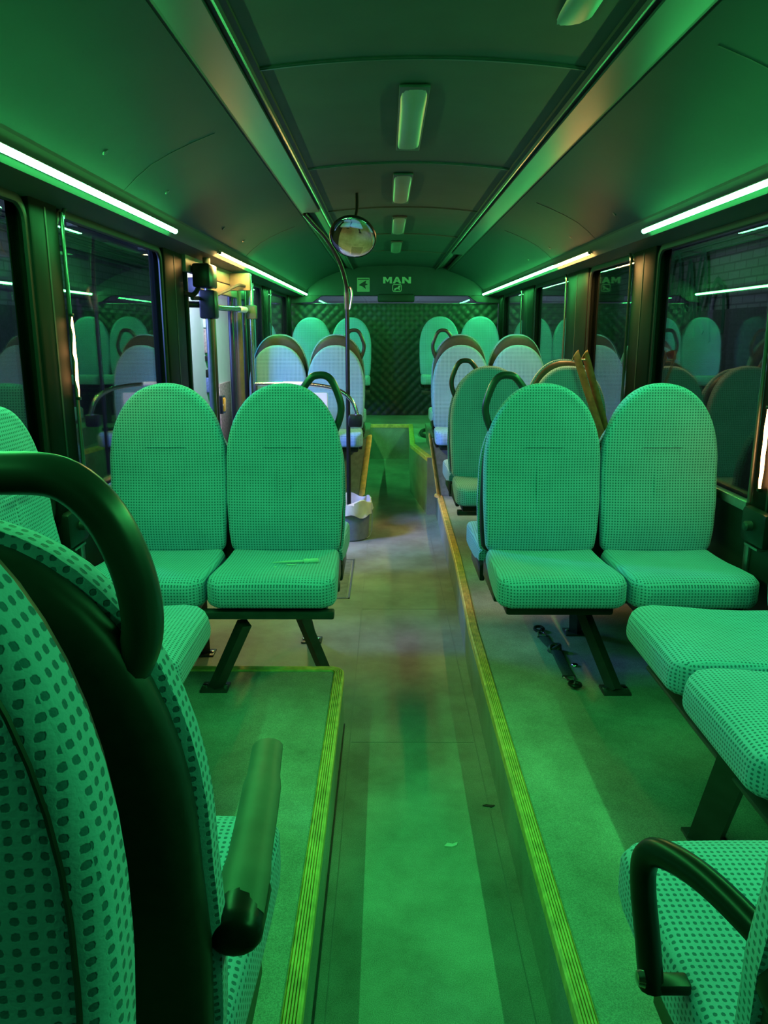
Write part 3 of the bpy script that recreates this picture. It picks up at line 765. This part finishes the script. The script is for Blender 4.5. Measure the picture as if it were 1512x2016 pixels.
# floor hatch
h = empty('floor_hatch', (-.42, 4.6, 0)); tag(h, 'rectangular metal framed hatch in the aisle floor beyond the left pair', 'hatch')
mk('frame', box(box(box(box(B(), -.22, .21, -.38, -.37, 0, .004), -.22, .21, .40, .41, 0, .004), .20, .21, -.38, .41, 0, .004), -.22, -.21, -.38, .41, 0, .004), ALU, h, False)
mk('cover', box(B(), -.20, .19, -.36, .39, .0, .002), SIDE, h, False)

# mirror
MC = Vector((-.185, 4.5, 2.015))
mr = empty('round_mirror', MC); tag(mr, 'round convex mirror hanging under the ceiling above the black pole', 'mirror')
nrm = Vector((-.10, -.76, -.64)).normalized()
rot = nrm.to_track_quat('Z', 'Y').to_matrix().to_4x4()
RM = .128
mk('mirror_face', lathe(B(), [(RM*.985*math.sin(t/10*PI/2), .018*math.cos(t/10*PI/2)**1.0) for t in range(11)], 48, rot), MIRROR, mr)
mk('rim', lathe(B(), [(RM*.97, .004), (RM, .004), (RM+.004, -.004), (RM, -.016), (RM*.8, -.028), (0, -.032)], 48, rot), BLACKP, mr)
mk('arm', tube(B(), smooth_path([-nrm*.025, -nrm*.06+Vector((0, .02, .05)), Vector((.02, .1, .16)), Vector((.02, .12, .252))], 5), .009, 8), BLACKP, mr)

# pen and small bits on the left aisle seat
ZS = PZ+.455
pn = empty('pen', (-.335, 2.73, ZS)); tag(pn, 'thin pale pen with a thick cap lying on the left aisle seat', 'pen')
R1 = Matrix.Rotation(math.radians(9), 4, 'Z') @ Matrix.Rotation(PI/2, 4, 'Y')
mk('barrel', lathe(B(), [(0, -.085), (.0015, -.08), (.003, -.055), (.0045, -.04), (.005, .03), (0, .031)], 14, R1), PALE, pn)
mk('cap', lathe(B(), [(0, .03), (.009, .031), (.010, .045), (.007, .05), (.009, .055), (.0095, .082), (.006, .086), (0, .086)], 14, R1), PALE, pn)
o = mk('staple', tube(B(), smooth_path([(-.016, 0, 0), (-.013, -.006, 0), (.013, -.004, 0), (.016, .003, 0)], 4), .0022, 8), PALE); o.location = (-.345, 2.695, ZS); tag(o, 'small bent pale clip just in front of the pen', 'clip')
o = mk('pellet', lathe(B(), [(0, -.007), (.003, -.005), (.0038, 0), (.003, .005), (0, .007)], 10, Matrix.Rotation(1.2, 4, 'X')), PALE); o.location = (-.40, 2.66, ZS); tag(o, 'tiny pale pellet on the left aisle seat, left of the clip', 'pellet')

# strap on the right platform
st = empty('lashing_strap', (.685, 2.9, PZ)); tag(st, 'knotted dark webbing strap with metal hooks lying on the right platform', 'strap')
def ribbon(bm, P, w, th, up=(0, 0, 1)): return tube(bm, smooth_path(P, 6), w, 8, flat=(th/w, 1), up=up)
mk('webbing', ribbon(B(), [(0.0, .20, .008), (.004, .12, .010), (.012, .05, .012), (.010, -.02, .012), (.006, -.10, .008), (.004, -.17, .006), (0, -.19, .006)], .022, .004), mat('dark_webbing', (.03, .045, .045), .8, noise=.4, nscale=200), st)
bm = B()
for i in range(3): tube(bm, [(.012+.022*math.cos(a/12*2*PI), .05+.006*i+.014*math.sin(a/12*2*PI), .016+.014*math.sin(a/12*2*PI+i)) for a in range(13)], .007, 6)
mk('knot', bm, STEEL, st)
for sg, nm in ((1, 'hook'), (-1, 'hook')):
    y = .215*sg
    bm = B(); tube(bm, [(-.026, y-.02*sg, .008), (.026, y-.02*sg, .008)], .004, 8)
    tube(bm, smooth_path([(-.018, y-.015*sg, .009), (-.012, y+.02*sg, .012), (0, y+.03*sg, .014), (.012, y+.02*sg, .012), (.018, y-.015*sg, .009)], 4), .004, 8)
    mk(nm, bm, CHROME, st)
    bm = B(); tube(bm, smooth_path([(0, y+.03*sg, .012), (-.018, y+.05*sg, .014), (-.012, y+.075*sg, .016), (.012, y+.08*sg, .016), (.020, y+.055*sg, .014), (.006, y+.045*sg, .014)], 4), .007, 8)
    mk('snap_clasp', bm, BLACKP, st)
st.rotation_euler = (0, 0, .05)
o = mk('bottle_cap', lathe(B(), [(0, .008), (.011, .008), (.014, .005), (.015, 0), (0, 0)], 16), CHROME); o.location = (.745, 2.82, PZ); tag(o, 'small shiny round cap on the right platform beside the strap', 'cap')
# dark debris on the aisle and stitches on trims
o = mk('dry_leaf', prism_z(B(), [(-.02, 0), (-.008, .008), (.004, .004), (.02, .002), (.008, -.008), (-.006, -.005)], 0, .003), STEEL, smooth=False); o.location = (.335, 2.22, 0); tag(o, 'small dark leaf scrap on the aisle floor by the right step', 'leaf')
o = mk('paper_scrap', prism_z(B(), [(-.02, -.004), (-.01, .01), (.006, .006), (.022, .014), (.018, 0), (.002, -.008)], 0, .004), PALE, smooth=False); o.location = (.195, 2.02, 0); tag(o, 'crumpled pale scrap in the middle of the aisle floor', 'scrap')
o = mk('cable_loop', tube(B(), smooth_path([(.2, 0, 0), (.1, -.25, 0), (-.03, -.3, 0), (-.09, -.1, 0), (-.05, .2, 0), (.08, .3, 0), (.2, .25, 0)], 6), .018, 8), DARK); o.location = (.44, 7.75, .518); tag(o, 'thick black cable loop lying on the high rear floor', 'cable')

# brown strap over the second row window seat
bs = empty('leather_strap', (1.12, 4.52, 1.33)); tag(bs, 'brown double leather strap hung over the second right window seat', 'strap')
for dx, nm in ((-.026, 'strap_band'), (.026, 'strap_band')):
    P = [(dx+0.0, .05, .03), (dx-.004, .0, .045), (dx-.002, -.035, .03), (dx*.9+.05, -.055, -.13), (dx*.7+.115, -.075, -.32), (dx*.5+.17, -.09, -.50)]
    mk(nm, tube(B(), smooth_path(P, 6), .030, 8, flat=(.18, 1), up=(0, -1, .3)), BROWN, bs)
mk('buckle', tube(B(), [(-.02, -.046, .02), (.02, -.046, .02)], .004, 6), ALU, bs)

# ---------------------------------------------------------------- door area on the left
dr = struct(mk('door_1', box(B(), XL-.05, XL-.01, 4.42, 4.52, .05, 1.90, .006), BLACKP))
mk('door_seal', box(B(), XL-.03, XL+.02, 4.50, 4.53, .05, 1.90, .005), RUBBER, dr)
# operator gear over the door
op = empty('door_operator', (XL+.02, 4.6, 1.85)); tag(op, 'door operating box and brackets above the open left door', 'door mechanism')
mk('gear_box', box(B(), .03, .13, -.10, .10, -.10, .03, .012), BLACKP, op)
mk('cover_panel', box(B(), -.012, .02, -.18, 1.75, -.02, .09, .006), mat('door_header_beige', (.14, .125, .09), .4, noise=.1), op)
mk('lower_cover', box(B(), -.015, .02, .15, 1.3, -.10, -.025, .006), mat('door_header_tan', (.18, .165, .12), .4, noise=.1), op)
mk('bracket_plate', box(B(), .0, .16, 1.05, 1.10, -.06, .06, .008), mat('bracket_beige', (.24, .21, .14), .45, noise=.1), op)
mk('lever_arm', tube(B(), smooth_path([(.02, -.08, -.16), (.04, .1, -.15), (.03, .4, -.13), (.06, .7, -.08), (.09, .95, -.03), (.12, 1.05, -.03)], 5), .011, 8), STEEL, op)
mk('hose', tube(B(), smooth_path([(-.02, -.12, -.13), (.02, -.06, -.14), (.05, -.05, -.10), (.06, -.04, -.03)], 5), .014, 8), RUBBER, op)
# folded door leaves
def leaf(xc, ya, yb, ang, label):
    o = empty('door_leaf', (xc, ya, .05), ang); tag(o, label, 'door leaf')
    L = yb-ya
    for z0, z1 in ((0, .09), (1.70, 1.80)): mk('cross_rail', box(B(), -.016, .016, 0, L, z0, z1, .006), BLACKP, o)
    for y in (0, L-.05): mk('stile', box(B(), -.018, .018, y, y+.05, 0, 1.80, .008), BLACKP, o)
    mk('pane', box(B(), -.004, .004, .05, L-.05, .09, 1.70), GLASS, o, False)
    return o
leaf(XL+.03, 5.12, 5.62, math.radians(62), 'black framed glass door leaf folded inward at the open doorway')
leaf(XL+.02, 6.28, 6.9-.12, math.radians(118+60), 'black framed glass door leaf standing at the rear side of the doorway')
# posts
def post(name, x, y, z0, z1, r, m, label, cat='pole'):
    o = empty(name, (x, y, z0)); tag(o, label, cat)
    mk('shaft', tube(B(), [(0, 0, 0), (0, 0, z1-z0)], r, 14), m, o)
    mk('lower_flange', lathe(B(), [(0, 0), (r*2.1, 0), (r*2.1, .008), (r*1.1, .014), (0, .014)], 16), m, o)
    return o
DP = mat('post_green_black', (.05, .07, .055), .3, noise=.15)
p1 = post('grab_pole', XL+.10, 4.66, 0, 1.93, .022, DP, 'dark grab pole with a square clamp box just inside the doorway')
mk('clamp_box', box(B(), -.045, .05, -.05, .05, 1.58, 1.74, .012), BLACKP, p1)
mk('clamp_arm', tube(B(), [(-.04, 0, 1.66), (-.16, -.12, 1.66)], .018, 10), BLACKP, p1)
p2 = post('grab_pole', XL+.12, 5.98, 0, 1.92, .017, CHROME, 'shiny steel grab pole at the rear side of the doorway')
mk('pole_clamp', box(B(), -.035, .045, -.035, .035, 1.60, 1.70, .008), mat('clamp_olive', (.14, .14, .07), .4, noise=.1), p2)
p3 = post('door_post', XL+.03, 5.95, 0, 1.93, .03, mat('post_olive', (.12, .11, .06), .35, noise=.1), 'thick dark door post beside the shiny grab pole')
hb = empty('horizontal_grab_bar', (XL+.04, 5.0, 1.66)); tag(hb, 'short horizontal steel bar with a white label across the doorway', 'grab bar')
P = smooth_path([(-.02, .05, -.02), (0, .09, .0), (.01, .3, .0), (.05, .75, .005), (.07, .93, .0)], 5)
mk('tube', tube(B(), P, .019, 12), CHROME, hb)
mk('label_sleeve', tube(B(), [(.045, .70, .004), (.063, .85, .004)], .022, 12), WHITE, hb)
mk('label_print', box(B(), .062, .070, .74, .80, -.006, .008), PRINTR, hb, False)
yk = mk('latch_plate', box(B(), XL-.01, XL+.03, 5.25, 5.35, .96, 1.08, .004), BLACKP, dr); yk = empty('door_button', (XL+.02, 5.30, 1.02)); yk.parent = dr
mk('housing', box(B(), -.02, .02, -.03, .03, -.05, .05, .014), YELP, yk); mk('push_cap', lathe(B(), [(0, .01), (.012, .008), (.014, 0), (0, 0)], 14, Matrix.Translation((0, -.03, 0)) @ Matrix.Rotation(PI/2, 4, 'X')), PALE, yk)
# barrier rail behind the doorway
br = empty('barrier_rail', (XL+.1, 5.5, .8)); tag(br, 'chrome and black barrier rail with a white panel in front of the third row left', 'barrier')
mk('top_bar', tube(B(), smooth_path([(0.1, .1, .34), (.3, .1, .34), (.52, .08, .335), (.70, .05, .30), (.80, .03, .22), (.84, .02, .1)], 5), .015, 12), CHROME, br)
mk('white_sleeve', tube(B(), [(.30, .1, .34), (.46, .088, .338)], .019, 12), WHITE, br)
mk('panel', box(B(), .12, .62, .085, .11, -.25, .28, .01), WHITE, br)
mk('coupling', box(B(), .77, .87, -.02, .06, .04, .13, .018), BLACKP, br)
mk('upright', tube(B(), [(.10, .1, .34), (.10, .1, -.78)], .015, 12), STEEL, br)

# white booth outside the door
bo = struct(mk('wall_booth', box(B(), -1.95, -1.85, 7.1, 9.6, -.2, 2.5), WHITE, smooth=False), 'white lit wall seen through the open door')
for y0, y1, z0, z1, m, l in ((7.15, 7.38, 1.55, 1.95, PALE, 'pale cabinet door on the white wall outside, highest item'),
                          (7.15, 7.36, 1.30, 1.54, PRINTR, 'patterned poster on the white wall outside, under the cabinet door'),
                          (7.15, 7.36, 1.22, 1.27, BLACKP, 'thin black shelf on the white wall outside'),
                          (7.15, 7.36, 1.06, 1.13, BLACKP, 'black drawer front below the thin shelf outside'),
                          (7.15, 7.36, .90, 1.05, PRINT, 'blue printed sheet low on the white wall outside'),
                          (7.9, 8.5, .2, .95, PRINTR, 'brownish box at the foot of the white wall outside')):
    o = mk('wall_item' if False else l.split(' on ')[0].split(' low')[0].split(' front')[0].split(' at ')[0].split(' ')[-1].replace('door', 'cabinet_door'), box(B(), -.03, .0, 0, y1-y0, 0, z1-z0, .004), m)
    o.location = (-1.82, y0+.85 if y0 < 7.5 else y0+.6, z0); tag(o, l, 'poster' if 'poster' in l or 'sheet' in l else 'furniture')

# yard around the bus
struct(mk('ground', box(B(), -6, 6, -2, 14, -.35, -.30), ASPH, smooth=False), 'dark yard ground')
def yard(x, s, nm):
    w = struct(mk(nm, box(B(), *sorted((x, x+s*.1)), -1, 14, -.3, 3.6), BRICK, smooth=False))
    bm = B()
    for z in (2.38, 2.44, 2.50): tube(bm, [(x-s*.04, -1, z), (x-s*.04, 14, z)], .012, 6)
    mk('pipe_run', bm, RAILM, w)
    mk('plinth', box(B(), *sorted((x-s*.05, x)), -1, 14, -.3, 1.74), ASPH, w, False)
    mk('upper_cladding', box(B(), *sorted((x-s*.02, x)), -1, 14, 2.55, 3.6), CLAD, w, False)
    for y in (4.5, 8.6, 11): mk('wall_box', box(B(), *sorted((x-s*.08, x)), y, y+.16, 2.60, 2.76, .01), PALE, w)
yard(-3.4, -1, 'wall_outside_left'); yard(3.6, 1, 'wall_outside_right')

def scribble(x):  # looping dark strokes laid flat in front of the yard wall
    o = empty('graffiti', (x, 9.1, 1.9)); tag(o, 'dark looping graffiti lettering on the yard wall seen through the nearest right window', 'graffiti')
    def stroke(P, w=.035, nm='stroke'):
        mk(nm, tube(B(), smooth_path([(0, a, b) for a, b in P], 5), w, 8, flat=(.15, 1), up=(1, 0, 0)), SCRIB, o)
    stroke([(.75+.16*math.cos(a/10*2*PI), .25+.30*math.sin(a/10*2*PI)) for a in range(11)])
    stroke([(.95, -.15), (.75, -.02), (.6, -.2), (.8, -.35), (.95, -.55), (.7, -.62), (.5, -.5)])
    stroke([(.45, .2), (.42, -.3), (.36, -.05), (.30, .42), (.18, .1), (.14, -.3)])
    stroke([(0.0, -.45), (.05, .1), (-.08, .5), (-.2, .1), (-.1, -.2), (-.25, -.4)])
    stroke([(-.45, -.5), (-.35, -.1), (-.5, .15), (-.7, .0), (-.75, -.4)])
scribble(3.545)
# dark piping along the nearest seat back
for t_ in [o for o in bpy.data.objects if o.name == 'bus_seat']:
    P = []
    for x, z in OUT:
        xx = x*(1-.020/.2275); zz = CZ+(z-CZ)*(1-.020/.345); P.append((xx, lean(zz)+.0005, zz))
    P.append(P[0]); mk('piping', tube(B(), P, .0022, 6, caps=False), SHELL, t_)
